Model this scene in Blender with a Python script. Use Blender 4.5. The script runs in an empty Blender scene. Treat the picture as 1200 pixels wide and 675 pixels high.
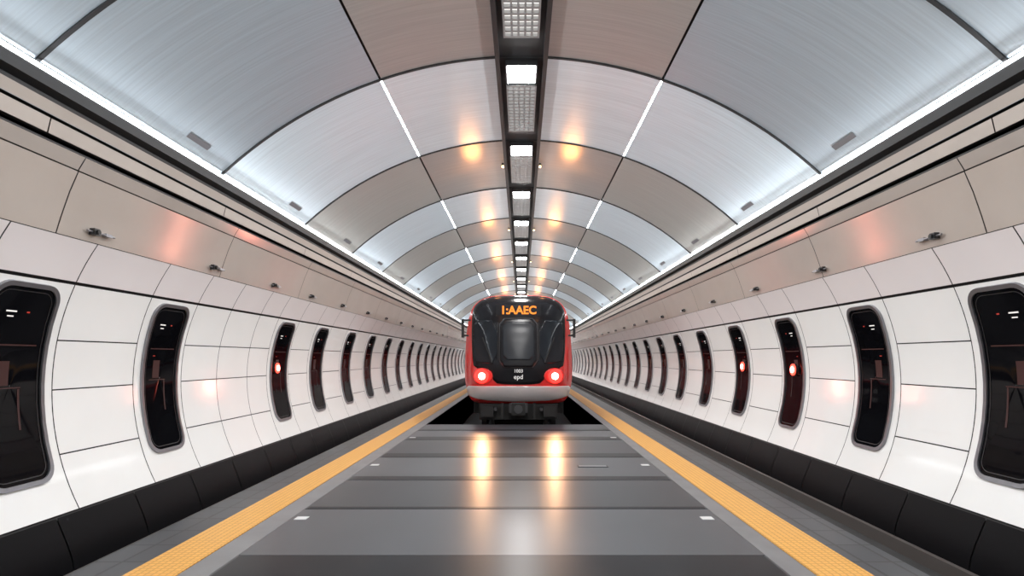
import bpy, math, random
from mathutils import Vector
random.seed(4)
S=bpy.context.scene
S.view_settings.view_transform='Standard'
S.view_settings.look='None'
S.view_settings.exposure=0.52
CH=1.5           # eye height
Y0,Y1=-6.0,80.0

# ---------------------------------------------------------------- materials
def new_mat(name):
    m=bpy.data.materials.new(name); m.use_nodes=True
    nt=m.node_tree; b=nt.nodes['Principled BSDF']; return m,nt,b
def mat(name,col,rough=.5,metal=0,coat=0,var=0.0,vscale=3.0,bump=0.0,bscale=40,stretch=(1,1,1),rvar=0.0,spec=.5):
    m,nt,b=new_mat(name)
    b.inputs['Base Color'].default_value=(*col,1); b.inputs['Roughness'].default_value=rough
    b.inputs['Metallic'].default_value=metal; b.inputs['Coat Weight'].default_value=coat
    b.inputs['Coat Roughness'].default_value=.08; b.inputs['Specular IOR Level'].default_value=spec
    tc=nt.nodes.new('ShaderNodeTexCoord'); mp=nt.nodes.new('ShaderNodeMapping')
    mp.inputs['Scale'].default_value=stretch
    nt.links.new(tc.outputs['Object'],mp.inputs['Vector'])
    if var>0 or rvar>0:
        n=nt.nodes.new('ShaderNodeTexNoise'); n.inputs['Scale'].default_value=vscale; n.inputs['Detail'].default_value=6
        nt.links.new(mp.outputs[0],n.inputs['Vector'])
        if var>0:
            r=nt.nodes.new('ShaderNodeMapRange'); r.inputs['From Min'].default_value=.3; r.inputs['From Max'].default_value=.7
            r.inputs['To Min'].default_value=1-var; r.inputs['To Max'].default_value=1+var
            nt.links.new(n.outputs[0],r.inputs['Value'])
            h=nt.nodes.new('ShaderNodeVectorMath'); h.operation='SCALE'; h.inputs[0].default_value=col
            nt.links.new(r.outputs[0],h.inputs['Scale']); nt.links.new(h.outputs[0],b.inputs['Base Color'])
        if rvar>0:
            r=nt.nodes.new('ShaderNodeMapRange'); r.inputs['From Min'].default_value=.3; r.inputs['From Max'].default_value=.7
            r.inputs['To Min'].default_value=max(0,rough-rvar); r.inputs['To Max'].default_value=rough+rvar
            nt.links.new(n.outputs[0],r.inputs['Value']); nt.links.new(r.outputs[0],b.inputs['Roughness'])
    if bump>0:
        n2=nt.nodes.new('ShaderNodeTexNoise'); n2.inputs['Scale'].default_value=bscale
        nt.links.new(mp.outputs[0],n2.inputs['Vector'])
        bp=nt.nodes.new('ShaderNodeBump'); bp.inputs['Strength'].default_value=bump; bp.inputs['Distance'].default_value=.01
        nt.links.new(n2.outputs[0],bp.inputs['Height']); nt.links.new(bp.outputs[0],b.inputs['Normal'])
    return m
def emis(name,col,st,sample=True,base=None):
    m,nt,b=new_mat(name)
    base=base or [min(1,c) for c in col]
    b.inputs['Base Color'].default_value=(*base,1)
    b.inputs['Emission Color'].default_value=(*col,1); b.inputs['Emission Strength'].default_value=st
    if not sample: m.cycles.emission_sampling='NONE'
    return m
M_white=mat('white_enamel_panel',(.88,.87,.855),.12,0,.2,var=.02,vscale=1.3)
M_white2=mat('white_enamel_panel_upper',(.82,.765,.765),.2,0,.2,var=.02,vscale=1.3)
M_beige=mat('beige_satin_panel',(.56,.495,.445),.16,.25,.2,var=.04,vscale=1.6)
M_beige2=mat('beige_trunking',(.40,.35,.31),.4,.1,0,var=.04)
M_black=mat('black_backing',(.012,.012,.013),.6)
M_skirt=mat('black_skirting_panel',(.004,.004,.005),.5,0,0,spec=.08)
ST=(.5,22,.5)
CB=dict(var=.08,vscale=2.2,bump=.09,bscale=6,stretch=ST)
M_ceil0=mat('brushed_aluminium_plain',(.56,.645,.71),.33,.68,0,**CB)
M_ceilA=mat('brushed_aluminium_lit',(.72,.82,.88),.33,.5,0,**CB)  # lit rings: brightness from the seam lights painted into the metal colour
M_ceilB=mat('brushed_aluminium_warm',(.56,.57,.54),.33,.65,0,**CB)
M_ceilC=mat('brushed_aluminium_inner_lit',(.74,.80,.84),.32,.5,0,**CB)  # inner panels of lit rings, seam brightness put into the colour too
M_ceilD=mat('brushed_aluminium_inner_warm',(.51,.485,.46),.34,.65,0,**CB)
M_lamp=emis('lamp_diffuser',(1,.985,.97),135)
M_strip=emis('cornice_led',(.93,.97,1),14)
M_seam=emis('seam_led',(.93,.97,1),20)
M_grid=emis('grid_backlight',(1,.98,.95),1.0,False)
M_slat=mat('grille_slat',(.35,.35,.35),.4,.6)
M_dark=mat('dark_metal',(.04,.04,.042),.4,.5)
M_frame=mat('window_frame_steel',(.28,.28,.30),.3,.8)
M_glass=mat('black_window_glass',(.003,.003,.004),.04,0,0,spec=.14)
M_floor=[mat('floor_slab_%d'%i,c,.32,0,0,var=.07,vscale=1.2,spec=sp) for i,(c,sp) in enumerate([((.034,.037,.043),.30),((.062,.066,.074),.34),((.010,.011,.014),.12)])]
M_joint=mat('floor_joint',(.012,.012,.014),.6)
M_kerb=mat('grey_kerb',(.16,.16,.165),.4,var=.12)
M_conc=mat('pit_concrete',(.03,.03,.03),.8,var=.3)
M_rail=mat('steel_rail',(.16,.14,.13),.4,.6)
M_stud=mat('pale_floor_marker',(.62,.62,.62),.4)
def brick_mat(name,c1,c2,cm,sc,bw,rh,rough,bump,ms=.02):
    m,nt,b=new_mat(name)
    tc=nt.nodes.new('ShaderNodeTexCoord'); br=nt.nodes.new('ShaderNodeTexBrick')
    br.offset=0
    for k,v in (('Scale',sc),('Mortar Size',ms),('Brick Width',bw),('Row Height',rh)): br.inputs[k].default_value=v
    br.inputs['Color1'].default_value=(*c1,1);br.inputs['Color2'].default_value=(*c2,1);br.inputs['Mortar'].default_value=(*cm,1)
    nt.links.new(tc.outputs['Object'],br.inputs['Vector']); nt.links.new(br.outputs['Color'],b.inputs['Base Color'])
    b.inputs['Roughness'].default_value=rough
    bp=nt.nodes.new('ShaderNodeBump'); bp.invert=True; bp.inputs['Strength'].default_value=bump; bp.inputs['Distance'].default_value=.01
    nt.links.new(br.outputs['Fac'],bp.inputs['Height']); nt.links.new(bp.outputs[0],b.inputs['Normal'])
    return m
M_tile=brick_mat('grey_pavers',(.042,.046,.053),(.03,.034,.04),(.010,.010,.011),1,.21,.4,.45,.4,.012)
M_yel=brick_mat('yellow_tactile',(.78,.40,.085),(.72,.36,.075),(.54,.27,.05),1,.05,.05,.5,.35,.007)

# ---------------------------------------------------------------- mesh builder
class MB:
    def __init__(s): s.v=[];s.f=[];s.m=[];s.mats=[];s.sm=[]
    def mi(s,m):
        if m not in s.mats: s.mats.append(m)
        return s.mats.index(m)
    def face(s,pts,m,smooth=False):
        n=len(s.v); s.v+= [tuple(p) for p in pts]; s.f.append(list(range(n,n+len(pts)))); s.m.append(s.mi(m)); s.sm.append(smooth)
    def grid(s,rows,m,smooth=True,close=False):
        n=len(s.v); c=len(rows[0])
        for r in rows: s.v+=[tuple(p) for p in r]
        k=s.mi(m)
        for i in range(len(rows)-1):
            for j in range(c if close else c-1):
                j2=(j+1)%c
                s.f.append([n+i*c+j,n+i*c+j2,n+(i+1)*c+j2,n+(i+1)*c+j]); s.m.append(k); s.sm.append(smooth)
    def box(s,x0,x1,y0,y1,z0,z1,m):
        p=[(x,y,z) for x in (x0,x1) for y in (y0,y1) for z in (z0,z1)]
        for q in ((0,1,3,2),(4,6,7,5),(0,4,5,1),(2,3,7,6),(0,2,6,4),(1,5,7,3)): s.face([p[i] for i in q],m)
    def prism(s,path,y0,y1,m,smooth=False):
        s.grid([[(x,y0,z) for x,z in path],[(x,y1,z) for x,z in path]],m,smooth)
    def cyl(s,c,r,h,axis,m,n=20,m_cap=None,r2=None):
        r2=r if r2 is None else r2
        def P(a,t,rr):
            u,v=rr*math.cos(a),rr*math.sin(a)
            if axis=='y': return (c[0]+u,c[1]+t,c[2]+v)
            if axis=='x': return (c[0]+t,c[1]+u,c[2]+v)
            return (c[0]+u,c[1]+v,c[2]+t)
        A=[P(2*math.pi*i/n,0,r) for i in range(n)]; B=[P(2*math.pi*i/n,h,r2) for i in range(n)]
        s.grid([A,B],m,True,True); s.face(A,m_cap or m); s.face(B,m)
    def obj(s,name,parent=None):
        me=bpy.data.meshes.new(name); me.from_pydata(s.v,[],s.f)
        for m in s.mats: me.materials.append(m)
        me.polygons.foreach_set('material_index',s.m); me.polygons.foreach_set('use_smooth',s.sm); me.update()
        o=bpy.data.objects.new(name,me); S.collection.objects.link(o)
        if parent: o.parent=parent
        return o
def empty(name,loc=(0,0,0)):
    e=bpy.data.objects.new(name,None); e.location=loc; S.collection.objects.link(e); return e

# ---------------------------------------------------------------- wall profile
def wx(z):
    Y=z-CH
    return 4.15-2.3+math.sqrt(max(0,2.3**2-(Y+.3)**2))
def wn(z):
    d=1e-3; dx=(wx(z+d)-wx(z-d))/(2*d); l=math.hypot(1,dx); return (-1/l,dx/l)
ZR=[CH-1.33,CH-.85,CH-.28,CH+.16,CH+.66]
ZT=CH+1.01
def prof(z0,z1,n=10,off=0): 
    out=[]
    for i in range(n+1):
        z=z0+(z1-z0)*i/n; nx,nz=wn(z); out.append((wx(z)+nx*off,z+nz*off))
    return out
left_w=[-4.8,-2.9,-.95,.95,2.85,4.83,6.83,8.58,10.17,12.0,14.02,16.0,18.0]
right_w=[-4.8,-2.85,-.9,1.05,3.0,5.0,6.98,9.05,11.15,13.25,15.3,17.25,19.15]
for L in (left_w,right_w):
    while L[-1]<Y1-2.6: L.append(L[-1]+1.93)
HW=.45; G=.006
BEI=[(wx(ZT),ZT),(3.70,CH+1.14),(3.63,CH+1.34),(3.56,CH+1.50),(3.50,CH+1.61)]
def build_wall(sg,name,wins,skip):
    B=MB()
    def strip(path,y0,y1,m,smooth=True): B.prism([(sg*x,z) for x,z in path],y0,y1,m,smooth)
    strip(prof(ZR[0]-.1,ZT,24,-.03),Y0,Y1,M_black)
    strip([(x+.03,z) for x,z in BEI],Y0,Y1,M_black)
    edges=[Y0]
    for i,c in enumerate(wins): edges+=[c-HW,c+HW]
    edges.append(Y1)
    for i in range(len(edges)-1):
        a,b=edges[i]+G,edges[i+1]-G
        if b-a<.05: continue
        iswin=(i%2==1) and ((i-1)//2 not in skip)
        if iswin: strip(prof(ZR[0]+G,ZR[4]-G*2,16),a,b,M_white)
        else:
            for k in range(4): strip(prof(ZR[k]+G,ZR[k+1]-G*(2 if k==3 else 1),5),a,b,M_white)
        strip(prof(ZR[4]+G*2.5,ZT-G,4),a,b,M_white2)
    y=Y0+.4
    while y<Y1:
        y2=min(y+2.6,Y1)
        strip(BEI[0:4],y+G,y2-G,M_beige,True)
        strip([(BEI[3][0]-.0,BEI[3][1]+.012),BEI[4]],y+G,y2-G,M_beige,True)
        y+=2.6
    return B.obj(name)
wl=build_wall(-1,'wall_left',left_w,{7})
wr=build_wall(1,'wall_right',right_w,set())

for sg,nm in ((-1,'baseboard_left'),(1,'baseboard_right')):
    B=MB(); y=Y0
    pth=[(wx(ZR[0])-.015,ZR[0]-.012),(3.85,.06),(3.80,-.06),(3.76,-.18),(3.74,-.32)]
    B.prism([(sg*(x+.03),z) for x,z in pth],Y0,Y1,M_black)
    while y<Y1:
        B.prism([(sg*x,z) for x,z in pth],y+.008,min(y+1.0,Y1)-.008,M_skirt,True); y+=1.0
    B.obj(nm)

def cornice(sg,i):
    B=MB()
    P=lambda path,m,sm=False,y0=Y0,y1=Y1:B.prism([(sg*x,z) for x,z in path],y0,y1,m,sm)
    P([(3.53,CH+1.61),(3.53,CH+1.66),(3.50,CH+1.66)],M_black)
    y=Y0
    while y<Y1:
        P([(3.49,CH+1.665),(3.465,CH+1.77)],M_beige2,False,y+.006,min(y+2.6,Y1)-.006); y+=2.6
    P([(3.53,CH+1.64),(3.53,CH+1.83)],M_black)
    P([(3.465,CH+1.80),(3.435,CH+1.88)],M_beige2)
    P([(3.52,CH+1.83),(3.465,CH+1.80)],M_black); P([(3.465,CH+1.77),(3.53,CH+1.775)],M_black)
    P([(3.435,CH+1.88),(3.47,CH+1.90),(3.47,CH+2.0)],M_black)
    P([(3.47,CH+1.93),(3.40,CH+1.955),(3.40,CH+2.045),(3.42,CH+2.06)],M_black)
    P([(3.42,CH+2.06),(3.56,CH+2.06)],M_dark)
    return B.obj('trim_%d'%i)
cornice(-1,1); cornice(1,2)
for sg in (-1,1):
    B=MB()
    B.prism([(sg*3.398,CH+2.050),(sg*3.406,CH+2.088)],Y0+.01,Y1-.01,M_strip)
    st=B.obj('led_strip_light')
    for ya,yb in ((Y0+.2,14),(14,34),(34,54),(54,79.8)):
        l=bpy.data.lights.new('cornice_wash','AREA'); l.shape='RECTANGLE'; l.size=.035; l.size_y=yb-ya; l.spread=math.radians(100)
        l.energy=7.0*(yb-ya); l.color=(.92,.96,1)
        o=bpy.data.objects.new('cornice_wash',l); o.location=(sg*3.385,(ya+yb)/2,CH+2.075)
        d=Vector((-sg*math.cos(math.radians(23)),0,math.sin(math.radians(23))))
        o.rotation_euler=(0,math.atan2(-d.x,-d.z),0)
        S.collection.objects.link(o); o.parent=st

# ---------------------------------------------------------------- ceiling
TOP=CH+3.47; HWC=3.45; RISE=1.36
RC=(HWC**2+RISE**2)/(2*RISE); ZC=TOP-RC
TM=math.asin(HWC/RC)
def arc(t,off=0): return ((RC+off)*math.sin(t),ZC+(RC+off)*math.cos(t))
def tx(x): return math.asin(x/RC)
ribs=[6.86-2.62*k for k in range(4,0,-1)]+[6.86+2.62*k for k in range(0,28)]
ribs=[r for r in ribs if r<Y1]
RG=.02
C=MB(); SE=MB()
C.prism([arc(-TM+2*TM*i/40,.04) for i in range(41)],Y0,Y1,M_black,True)
for k in range(-1,len(ribs)):
    a=ribs[k] if k>=0 else Y0; b=ribs[k+1] if k+1<len(ribs) else Y1
    idx=round((a-6.86)/2.62) if k>=0 else 0
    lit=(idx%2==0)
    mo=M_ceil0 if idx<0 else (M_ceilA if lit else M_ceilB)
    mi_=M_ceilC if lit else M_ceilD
    for sg in (-1,1):
        for t0,t1,m in ((tx(.29),tx(1.62)-.0025,mi_),(tx(1.62)+.0025,TM-.003,mo)):
            n=8; C.grid([[(sg*arc(t0+(t1-t0)*i/n)[0],y,arc(t0+(t1-t0)*i/n)[1]) for i in range(n+1)] for y in (a+RG,b-RG)],m,True)
        if lit:
            t=tx(1.62); p0=arc(t-.0024,.006);p1=arc(t+.0024,.006)
            SE.prism([(sg*p0[0],p0[1]),(sg*p1[0],p1[1])],a+RG,b-RG,M_seam)
        if k>=0:
            t=TM-.03; p=arc(t,-.006);q=arc(t-.012,-.006)
            C.grid([[(sg*p[0],y,p[1]),(sg*q[0],y,q[1])] for y in (a+1.7,a+2.1)],M_frame,False)
ceil=C.obj('ceiling'); SE.obj('seam_lights',ceil)
R=MB()
for r in ribs:
    pts=[arc(-TM+2*TM*i/48,-.012) for i in range(49)]; pu=[arc(-TM+2*TM*i/48,.03) for i in range(49)]
    R.grid([[(x,r-.018,z) for x,z in pu],[(x,r-.018,z) for x,z in pts],[(x,r+.018,z) for x,z in pts],[(x,r+.018,z) for x,z in pu]],M_black,False)
R.obj('rib_joints',ceil)
CN=MB()
zc=TOP-.02
CN.prism([(-.30,zc+.0),(-.30,zc-.05),(-.25,zc-.05),(-.25,zc+.012)],Y0,Y1,M_dark)
CN.prism([(.30,zc+.0),(.30,zc-.05),(.25,zc-.05),(.25,zc+.012)],Y0,Y1,M_dark)
CN.prism([(-.25,zc+.012),(.25,zc+.012)],Y0,Y1,M_black)
CN.obj('service_channel',ceil)
gr=MB()
for i,r in enumerate(ribs):
    if r+2.2>Y1: continue
    L=MB(); L.box(-.185,.185,r+.05,r+.50,zc-.06,zc+.01,M_dark)
    L.face([(-.165,r+.07,zc-.066),(.165,r+.07,zc-.066),(.165,r+.48,zc-.066),(-.165,r+.48,zc-.066)],M_lamp)
    L.obj('ceiling_light')
    a,b=r+.62,r+2.1
    gr.box(-.19,-.17,a,b,zc-.05,zc+.01,M_slat); gr.box(.17,.19,a,b,zc-.05,zc+.01,M_slat)
    gr.face([(-.17,a,zc),(.17,a,zc),(.17,b,zc),(-.17,b,zc)],M_grid)
    y=a
    while y<=b: gr.box(-.17,.17,y-.018,y+.018,zc-.045,zc-.01,M_slat); y+=.105
    for x in (-.1,-.03,.04,.11): gr.box(x-.01,x+.01,a,b,zc-.04,zc-.012,M_slat)
gr.obj('ceiling_grille')
M_warm=emis('added_warm_emitter',(1,.55,.25),10,False)  # emitter of the fixtures added to warm the inner ceiling panels
for i,r in enumerate(ribs):
    idx=round((r-6.86)/2.62)
    if idx%2==1 and 0<r<36 :
        for sg in (-1,1):
            e=empty('added_warm_glow',(sg*.33,r+1.1,0))  # unseen fixture with point light, added to make the ceiling glow warm
            z=zc-.01
            B=MB(); B.box(-.02,.02,-.06,.06,z-.04,z+.0,M_dark); B.box(-.015,.015,-.05,.05,z-.048,z-.04,M_warm); B.obj('added_glow_body',e)
            l=bpy.data.lights.new('added_warm_point','POINT'); l.energy=(7.5 if idx>0 else 1.5); l.color=(1,.38,.11); l.shadow_soft_size=.14
            o=bpy.data.objects.new('added_warm_point',l); o.location=(sg*.45,0,z-.38); S.collection.objects.link(o); o.parent=e

for y,n in ((Y1+.03,'wall_end'),(Y0-.13,'wall_back')):
    B=MB(); B.box(-4.4,4.4,y,y+.1,-1.2,5.3,M_white2); B.obj(n)

# ---------------------------------------------------------------- floor
PE=13.55
XL,XR=-2.16,1.86
F=MB()
F.box(XL,XR,Y0,PE,-.9,-.012,M_joint)
ys=[Y0,-4.4,-2.7,-1.1,.45,1.95,3.2,4.55,5.95,7.35,9.05,11.0,12.4,PE]
tones=[0,1,2,1,0,2,0,1,0,1,0,1,0]
for i in range(len(ys)-1):
    F.box(XL+.004,XR-.004,ys[i]+.008,ys[i+1]-.008,-.02,0,M_floor[tones[i]])
for y,w_ in ((3.9,.66),(5.95,.10),(7.35,.26),(9.05,.4),(11.0,.45),(12.4,.25)):
    F.box(XL+.02,XR-.02,y+.02,y+w_-.01,-.015,.0015,M_floor[2])
for sg,x0,x1 in ((-1,-3.15,-2.75),(1,2.43,2.82)):
    F.box(x0,x1,Y0,Y1,-.9,0,M_tile)
F.box(-2.38,XL,Y0,Y1,-.9,0.0,M_kerb); F.box(XR,2.04,Y0,Y1,-.9,0.0,M_kerb)
F.box(-2.76,-2.37,Y0,Y1,-.9,-.012,M_joint); F.box(2.03,2.44,Y0,Y1,-.9,-.012,M_joint)
F.obj('floor')
for x0,x1 in ((-2.75,-2.38),(2.04,2.43)):
    B=MB(); B.box(x0+.003,x1-.003,Y0+.01,Y1-.01,-.011,.006,M_yel); B.obj('tactile_paving_strip')
for sg,a,b in ((-1,3.15,3.73),(1,2.82,3.73)):
    B=MB(); B.prism([(sg*a,-.005),(sg*a,-.32),(sg*b,-.32)],Y0+.01,Y1-.01,M_conc)
    for x in (a+.16,b-.2): B.box(min(sg*x,sg*(x+.05)),max(sg*x,sg*(x+.05)),Y0+.01,Y1-.01,-.32,-.2,M_rail)
    B.obj('drainage_channel')
for y in (2.8,5.6,8.4,11.3):
    for x in (-2.06,1.74):
        B=MB(); B.box(x-.055,x+.055,y-.05,y+.05,-.002,.005,M_stud); B.obj('floor_marker')
B=MB(); B.box(.78,1.2,8.22,8.36,-.002,.005,M_dark); B.box(.8,1.18,8.24,8.34,0,.008,M_frame); B.obj('floor_access_plate')

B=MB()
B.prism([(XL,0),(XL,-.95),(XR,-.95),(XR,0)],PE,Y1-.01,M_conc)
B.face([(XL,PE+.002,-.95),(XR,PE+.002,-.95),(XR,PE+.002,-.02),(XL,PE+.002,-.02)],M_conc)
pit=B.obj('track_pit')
TX=-.07
B=MB()
for x in (-.72,.72):
    B.box(TX+x-.035,TX+x+.035,PE+.02,Y1-.1,-.72,-.66,M_rail);B.box(TX+x-.01,TX+x+.01,PE+.02,Y1-.1,-.82,-.72,M_rail);B.box(TX+x-.07,TX+x+.07,PE+.02,Y1-.1,-.84,-.81,M_rail)
y=PE+.2
while y<Y1-.5: B.box(TX-1.2,TX+1.2,y,y+.22,-.95,-.84,M_conc); y+=.65
B.obj('railway_track',pit)

# ---------------------------------------------------------------- wall windows
def rrect(hw,hh,r,n=7,ns=8):
    out=[]
    cs=[(hw-r,hh-r,0),(-hw+r,hh-r,90),(-hw+r,-hh+r,180),(hw-r,-hh+r,270)]
    for k,(cx,cy,a0) in enumerate(cs):
        for i in range(n+1):
            a=math.radians(a0+90*i/n); out.append((cx+r*math.cos(a),cy+r*math.sin(a)))
        nx,ny,na=cs[(k+1)%4]; a=math.radians(na)
        q=(nx+r*math.cos(a),ny+r*math.sin(a)); p=out[-1]
        for i in range(1,ns): out.append((p[0]+(q[0]-p[0])*i/ns,p[1]+(q[1]-p[1])*i/ns))
    return out
WZ=CH-.22; WH=.80; WW=.30
M_red=emis('red_reflection',(1,.05,.03),3,False); M_core=emis('reflection_core',(1,.8,.7),8,False)  # glowing colours that imitate the train lights reflected in the windows
BK=(.004,.004,.004)
M_tiny=emis('tiny_display_white',(1,.95,.9),.7,False,BK); M_tinyr=emis('tiny_display_red',(1,.06,.03),.35,False,BK)
M_rdim=emis('dim_red_reflection',(1,.10,.07),.022,False,BK)  # dim red reflections in the glass, painted as faintly glowing bars
def window(sg,y,num,refl=None):
    e=empty('window_%d'%num,(sg*4.1,y,WZ))
    def P(a,b,off):
        z=WZ+b; nx,nz=wn(z); return (sg*(wx(z)+nx*off)-sg*4.1,a,z+nz*off-WZ)
    o=rrect(WW+.036,WH+.036,.16); i_=rrect(WW,WH,.13)
    B=MB(); B.grid([[P(a,b,0) for a,b in o],[P(a,b,.025) for a,b in o],[P(a,b,.025) for a,b in i_],[P(a,b,.008) for a,b in i_]],M_frame,False,True); B.obj('frame',e)
    B=MB(); B.grid([[P(a*s,b*s,.010) for a,b in i_] for s in (1,.9,.75,.6,.45,.3,.15,.01)],M_glass,True,True); B.obj('glass',e)
    o2=rrect(WW-.03,WH-.03,.11); i2=rrect(WW-.038,WH-.038,.10)
    B=MB(); B.grid([[P(a,b,.013) for a,b in o2],[P(a,b,.013) for a,b in i2]],M_dark,True,True); B.obj('gasket',e)
    B=MB()
    for (a,b,w,h,m) in ((-.1,.60,.10,.012,M_tiny),(.06,.60,.03,.012,M_tinyr),(-.1,.56,.06,.01,M_tiny),(-.14,.25,.04,.008,M_tinyr),
                        (0,.33,.44,.012,M_rdim),(-.05,-.02,.30,.01,M_rdim),(.08,-.2,.02,.34,M_rdim),(-.08,.1,.12,.2,M_rdim)):
        k=4
        B.grid([[P(a-w/2,b-h/2+h*q/k,.0125) for q in range(k+1)],[P(a+w/2,b-h/2+h*q/k,.0125) for q in range(k+1)]],m,False)
    B.obj('display_and_reflections',e)  # display dashes plus the painted dim red reflections
    if refl is not None:
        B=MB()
        c=P(refl[0],refl[1],.015)
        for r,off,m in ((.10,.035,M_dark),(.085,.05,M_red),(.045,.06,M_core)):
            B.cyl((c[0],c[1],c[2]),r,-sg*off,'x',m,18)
        B.obj('headlight_reflection',e)  # emissive discs standing in for a headlight reflection on the glass
n=1
for i,y in enumerate(left_w):
    if i==7 : continue
    if y<Y0+1 or y>Y1-1: continue
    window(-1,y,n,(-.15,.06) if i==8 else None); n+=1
for i,y in enumerate(right_w):
    if y<Y0+1 or y>Y1-1: continue
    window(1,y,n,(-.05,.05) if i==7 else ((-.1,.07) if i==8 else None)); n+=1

for sg,L in ((-1,left_w),(1,right_w)):
    for y in L:
        if y<0 or y>45: continue
        B=MB(); z=ZT+.08; x=3.715
        X=lambda a,b:(min(sg*a,sg*b),max(sg*a,sg*b))
        B.box(*X(x-.05,x-.0),y+.30,y+.37,z-.025,z+.03,M_dark)
        B.box(*X(x-.04,x),y+.46,y+.54,z-.012,z+.016,M_frame)
        B.cyl((sg*(x-.03),y+.24,z),.009,.34,'y',M_frame,10)
        B.cyl((sg*(x-.05),y+.335,z),.02,-sg*.02,'x',M_black,12)
        B.obj('wall_loudspeaker')

# ---------------------------------------------------------------- train
TY=14.1
train=empty('train',(TX,TY,0))
M_tred=mat('train_red',(.62,.03,.028),.22,0,.6)
M_tsil=mat('train_silver',(.70,.66,.66),.28,.1,.4)
M_tmask=mat('train_black_mask',(.010,.010,.012),.15,0,.0,spec=.2)
M_tglass=mat('train_windscreen',(.012,.014,.018),.06,0,0,spec=.3)
M_tdoor=mat('train_door_glass',(.022,.025,.03),.16,0,0,spec=.2)
M_troof=mat('train_roof',(.02,.02,.023),.45,.1)
M_trub=mat('train_rubber',(.01,.01,.01),.7)
M_grey=mat('train_grey',(.05,.05,.053),.4,.3)
half=[(0,3.06),(.40,3.055),(.70,3.03),(.95,2.94),(1.13,2.77),(1.22,2.52),(1.27,2.2),(1.295,1.8),(1.31,1.4),(1.31,1.05),(1.28,.8),(1.22,.60),(1.13,.47),(1.0,.41),(.5,.39),(0,.38)]
def chaikin(p,closed=True,it=2):
    for _ in range(it):
        q=[];n=len(p)
        for i in range(n if closed else n-1):
            a=p[i];b=p[(i+1)%n]; q+=[(a[0]*.75+b[0]*.25,a[1]*.75+b[1]*.25),(a[0]*.25+b[0]*.75,a[1]*.25+b[1]*.75)]
        p=q
    return p
out=half+[(-x,z) for x,z in half[-2:0:-1]]
out=chaikin(out,True,2)
CX,CZ=0,1.6
angs=sorted([(math.atan2(z-CZ,x-CX),math.hypot(x-CX,z-CZ)) for x,z in out])
def Rad(a):
    n=len(angs)
    for i in range(n):
        a0,r0=angs[i-1] if i else (angs[-1][0]-2*math.pi,angs[-1][1]); a1,r1=angs[i]
        if a<=a1: return r0+(r1-r0)*(a-a0)/(a1-a0+1e-9)
    a0,r0=angs[-1];a1,r1=angs[0][0]+2*math.pi,angs[0][1]
    return r0+(r1-r0)*(a-a0)/(a1-a0)
def dep(x,z):
    a=math.atan2(z-CZ,x-CX); s=min(1,math.hypot(x-CX,z-CZ)/Rad(a))
    return .38*s**7+.10*s*s+ max(0,(z-1.3))*.10
B=MB()
rows=[]
for s in (.01,.2,.4,.6,.75,.85,.92,.97,1.0):
    rows.append([(CX+(x-CX)*s,dep(CX+(x-CX)*s,CZ+(z-CZ)*s),CZ+(z-CZ)*s) for x,z in out])
B.grid(rows,M_tred,True,True); B.obj('cab_shell',train)
B=MB(); LEN=52
n=len(out)
nv0=[(x,dep(x,z),z) for x,z in out]
for i in range(n):
    j=(i+1)%n; zm=(out[i][1]+out[j][1])/2
    m=M_troof if zm>2.6 else (M_tred if (zm<1.15 or zm>2.45) else M_tsil)
    m0=M_troof if zm>2.6 else M_tred
    B.face([nv0[i],nv0[j],(out[j][0],1.9,out[j][1]),(out[i][0],1.9,out[i][1])],m0,True)
    B.face([(out[i][0],1.9,out[i][1]),(out[j][0],1.9,out[j][1]),(out[j][0],LEN,out[j][1]),(out[i][0],LEN,out[i][1])],m,True)
B.face([(x,LEN,z) for x,z in out],M_tred)
B.obj('car_body',train)
B=MB()
def sx(z):
    for i in range(len(half)-1):
        if half[i+1][1]<=z<=half[i][1]:
            t=(half[i][1]-z)/(half[i][1]-half[i+1][1]+1e-9); return half[i][0]+(half[i+1][0]-half[i][0])*t
    return 1.3
for sg in (-1,1):
    y=2.4; k=0
    while y<LEN-3:
        for a,b,z0,z1,m in ((y,y+1.5,1.55,2.3,M_tglass),(y+1.75,y+2.4,.5,2.4,M_tred),(y+2.42,y+3.07,.5,2.4,M_tred),(y+1.88,y+2.28,1.4,2.25,M_tglass),(y+2.54,y+2.94,1.4,2.25,M_tglass)):
            of=.008 if m is M_tred else .014
            zz=[z0+(z1-z0)*q/6 for q in range(7)]
            B.grid([[(sg*(sx(z)+of),a,z) for z in zz],[(sg*(sx(z)+of),b,z) for z in zz]],m,True)
        y+=3.4
B.obj('side_windows_doors',train)
def overlay(name,poly,m,off=.012,edge=True,smooth_it=2,cen=None):
    p=chaikin(poly,True,smooth_it) if smooth_it else poly
    q=[]
    for i in range(len(p)):
        a=p[i];b=p[(i+1)%len(p)]; d=math.hypot(a[0]-b[0],a[1]-b[1]); k=max(1,int(d/.08))
        q+=[(a[0]+(b[0]-a[0])*t/k,a[1]+(b[1]-a[1])*t/k) for t in range(k)]
    p=q; cx=sum(a for a,_ in p)/len(p) if not cen else cen[0]; cz=sum(b for _,b in p)/len(p) if not cen else cen[1]
    B=MB(); rows=[]
    if edge: rows.append([(x,dep(x,z)+.01,z) for x,z in p])
    for s in (1,.93,.85,.75,.62,.5,.35,.2,.01):
        rows.append([(cx+(x-cx)*s,dep(cx+(x-cx)*s,cz+(z-cz)*s)-off,cz+(z-cz)*s) for x,z in p])
    B.grid(rows,m,True,True); return B.obj(name,train)
def sym(h): return h+[(-x,z) for x,z in h[::-1]]
overlay('black_mask',sym([(.40,3.045),(.72,3.01),(.97,2.91),(1.11,2.74),(1.13,2.5),(1.13,2.0),(1.10,1.5),(1.06,1.27),(.66,1.22),(.58,.92),(.30,.88)]),M_tmask,.012,smooth_it=1)
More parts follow.
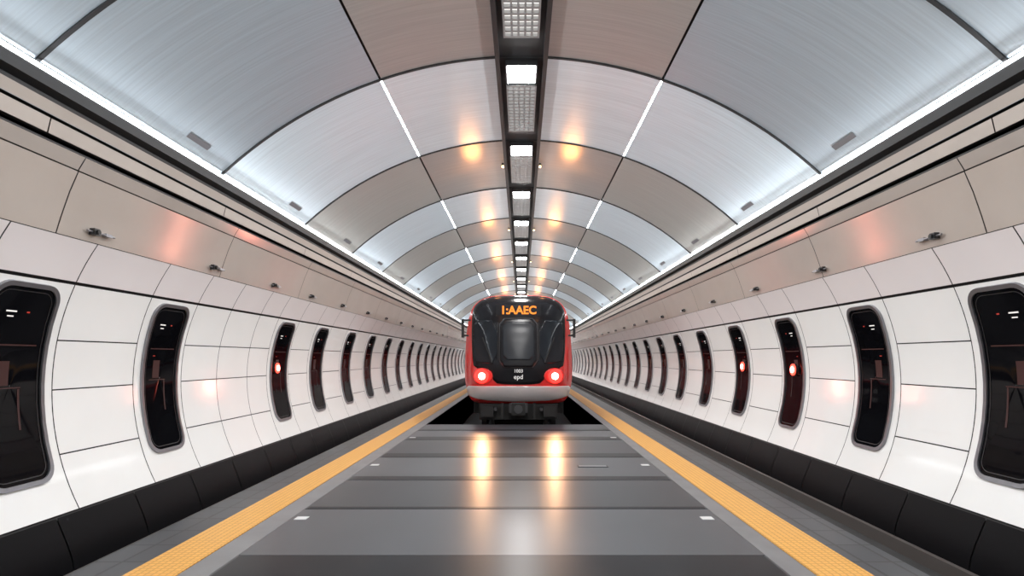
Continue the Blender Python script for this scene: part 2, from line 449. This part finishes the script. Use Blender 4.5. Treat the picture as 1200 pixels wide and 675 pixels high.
overlay('windscreen_left',[(-.50,2.42),(-1.03,2.40),(-1.07,2.3),(-1.08,1.9),(-1.04,1.46),(-.97,1.40),(-.50,1.36)],M_tglass,.022,smooth_it=1)
overlay('windscreen_right',[(.50,2.42),(1.03,2.40),(1.07,2.3),(1.08,1.9),(1.04,1.46),(.97,1.40),(.50,1.36)],M_tglass,.022,smooth_it=1)
overlay('emergency_door_frame',[(-.46,2.46),(.0,2.465),(.46,2.46),(.46,1.9),(.46,1.28),(0,1.275),(-.46,1.28),(-.46,1.9)],M_grey,.022,smooth_it=1)
overlay('emergency_door',[(-.435,2.445),(0,2.445),(.435,2.445),(.435,1.9),(.435,1.30),(0,1.30),(-.435,1.30),(-.435,1.9)],M_tmask,.028,smooth_it=1)
overlay('emergency_door_window',[(-.36,2.37),(0,2.37),(.36,2.37),(.38,1.9),(.36,1.46),(0,1.46),(-.36,1.46),(-.38,1.9)],M_tdoor,.034,smooth_it=1)
M_amber=emis('amber_led',(1,.24,.01),1.1,False,BK)
B=MB(); yy=dep(0,2.65)-.05
B.box(-.54,.54,yy,yy+.14,2.50,2.79,M_tmask); B.obj('destination_display_housing',train)
def text(body,size,x,y,z,m,name,ext=.002,sxx=1,off=.001):
    cu=bpy.data.curves.new(name,'FONT'); cu.body=body; cu.size=size; cu.align_x='CENTER'; cu.align_y='CENTER'; cu.extrude=ext; cu.offset=off
    cu.materials.append(m); o=bpy.data.objects.new(name,cu); o.rotation_euler=(math.pi/2,0,0); o.location=(x,y,z); o.scale=(sxx,1,1); S.collection.objects.link(o); o.parent=train
text('1:AAEC',.27,0,yy-.006,2.645,M_amber,'destination_text',sxx=.98,off=.008)
M_tw=emis('number_white',(.8,.8,.8),.12,False)
text('1003',.11,0,dep(0,1.18)-.04,1.2,M_tw,'unit_number')
text('epd',.15,0,dep(0,1.05)-.04,1.06,M_tw,'operator_lettering')
overlay('silver_bumper_band',sym([(.6,.84),(1.0,.84),(1.27,.84),(1.25,.68),(1.18,.56),(.6,.46)]),M_tsil,.02,smooth_it=1)
overlay('red_apron',sym([(.6,.46),(1.1,.52),(1.1,.48),(1.0,.43),(.5,.40)]),M_tred,.018,smooth_it=1)
M_hred=emis('headlight_red',(1,.02,.015),2.4,False); M_hcore=emis('headlight_core',(1,.66,.45),13)
for sx_ in (-1,1):
    x=.865*sx_; z=1.08; y=dep(x,z)
    hous=[(x+.26*math.cos(a)*1.0,z+.19*math.sin(a)) for a in [2*math.pi*i/20 for i in range(20)]]
    overlay('headlight_housing',hous,M_tred,.02,smooth_it=0)
    B=MB(); B.cyl((x,y-.01,z),.18,-.05,'y',M_hred,24,r2=.16); B.obj('tail_lamp',train)
    B=MB(); B.cyl((x,y-.055,z),.085,-.02,'y',M_hcore,20,r2=.07); B.obj('headlight_core',train)
    l=bpy.data.lights.new('red_glow','POINT'); l.energy=1.6; l.color=(1,.06,.03); l.shadow_soft_size=.08
    o=bpy.data.objects.new('headlight_red_glow',l); o.location=(x,y-.22,z); S.collection.objects.link(o); o.parent=train
    l=bpy.data.lights.new('headlight_beam','SPOT'); l.energy=75; l.color=(1,.56,.28); l.shadow_soft_size=.07; l.spot_size=math.radians(38); l.spot_blend=.8
    o=bpy.data.objects.new('headlight_beam',l); o.location=(x,y-.12,z); o.rotation_euler=(math.radians(90-13),0,math.pi); S.collection.objects.link(o); o.parent=train
    B=MB(); mx=1.34*sx_
    B.box(min(mx-.03,mx+.03),max(mx-.03,mx+.03),.25,.33,2.0,2.45,M_trub)
    B.box(min(1.15*sx_,mx),max(1.15*sx_,mx),.28,.32,2.40,2.44,M_trub); B.box(min(1.2*sx_,mx),max(1.2*sx_,mx),.28,.32,2.03,2.07,M_trub)
    B.obj('side_mirror',train)
    B=MB(); B.cyl((.48*sx_,dep(.48,1.9)-.07,1.45),.010,.9,'z',M_dark,8); B.obj('grab_rail',train)
    B=MB(); a=Vector((.62*sx_,dep(.6,1.4)-.05,1.40)); b=Vector((.85*sx_,dep(.8,2.0)-.06,2.0))
    B.grid([[tuple(a+Vector((dx,0,0))),tuple(b+Vector((dx,0,0)))] for dx in (-.012,.012)],M_trub,False)
    B.obj('wiper',train)
B=MB()
B.box(-.95,.95,.35,3.0,.02,.40,M_trub)
B.box(-.22,.22,-.05,.5,.22,.42,M_grey); B.box(-.16,.16,-.25,-.03,.18,.46,M_trub); B.cyl((0,-.24,.32),.10,-.03,'y',M_grey,16)
for s_ in (-1,1):
    B.box(min(.35*s_,.42*s_),max(.35*s_,.42*s_),.1,.5,.05,.42,M_trub); B.cyl((.55*s_,.15,.28),.04,.3,'y',M_grey,10); B.box(min(.6*s_,.9*s_),max(.6*s_,.9*s_),.2,.4,.1,.36,M_trub)
B.obj('coupler',train)
B=MB()
for yb in (2.2,14.5,19.5,32,37,48):
    for dy in (0,2.0):
        for s_ in (-1,1): B.cyl((.66*s_,yb+dy,-.24),.42,.12*s_,'x',M_grey,28)
        B.cyl((-.66,yb+dy,-.24),.07,1.32,'x',M_trub,12)
    for s_ in (-1,1): B.box(min(.85*s_,.98*s_),max(.85*s_,.98*s_),yb-.4,yb+2.4,-.3,.1,M_trub)
    B.box(-.8,.8,yb+.7,yb+1.3,-.2,.42,M_trub)
B.box(-1.15,1.15,1.2,LEN,.1,.42,M_trub)
B.obj('bogies',train)

# ---------------------------------------------------------------- world & camera
w=bpy.data.worlds.new('world'); S.world=w; w.use_nodes=True
w.node_tree.nodes['Background'].inputs[0].default_value=(.8,.85,.9,1); w.node_tree.nodes['Background'].inputs[1].default_value=.3
cam=bpy.data.cameras.new('camera'); co=bpy.data.objects.new('camera',cam); S.collection.objects.link(co)
co.location=(0,0,CH); co.rotation_euler=(math.pi/2,0,0)
cam.sensor_width=36; cam.lens=36*700/1200; cam.shift_y=82.5/1200; cam.shift_x=-11/1200; cam.clip_start=.05; cam.clip_end=300
S.camera=co
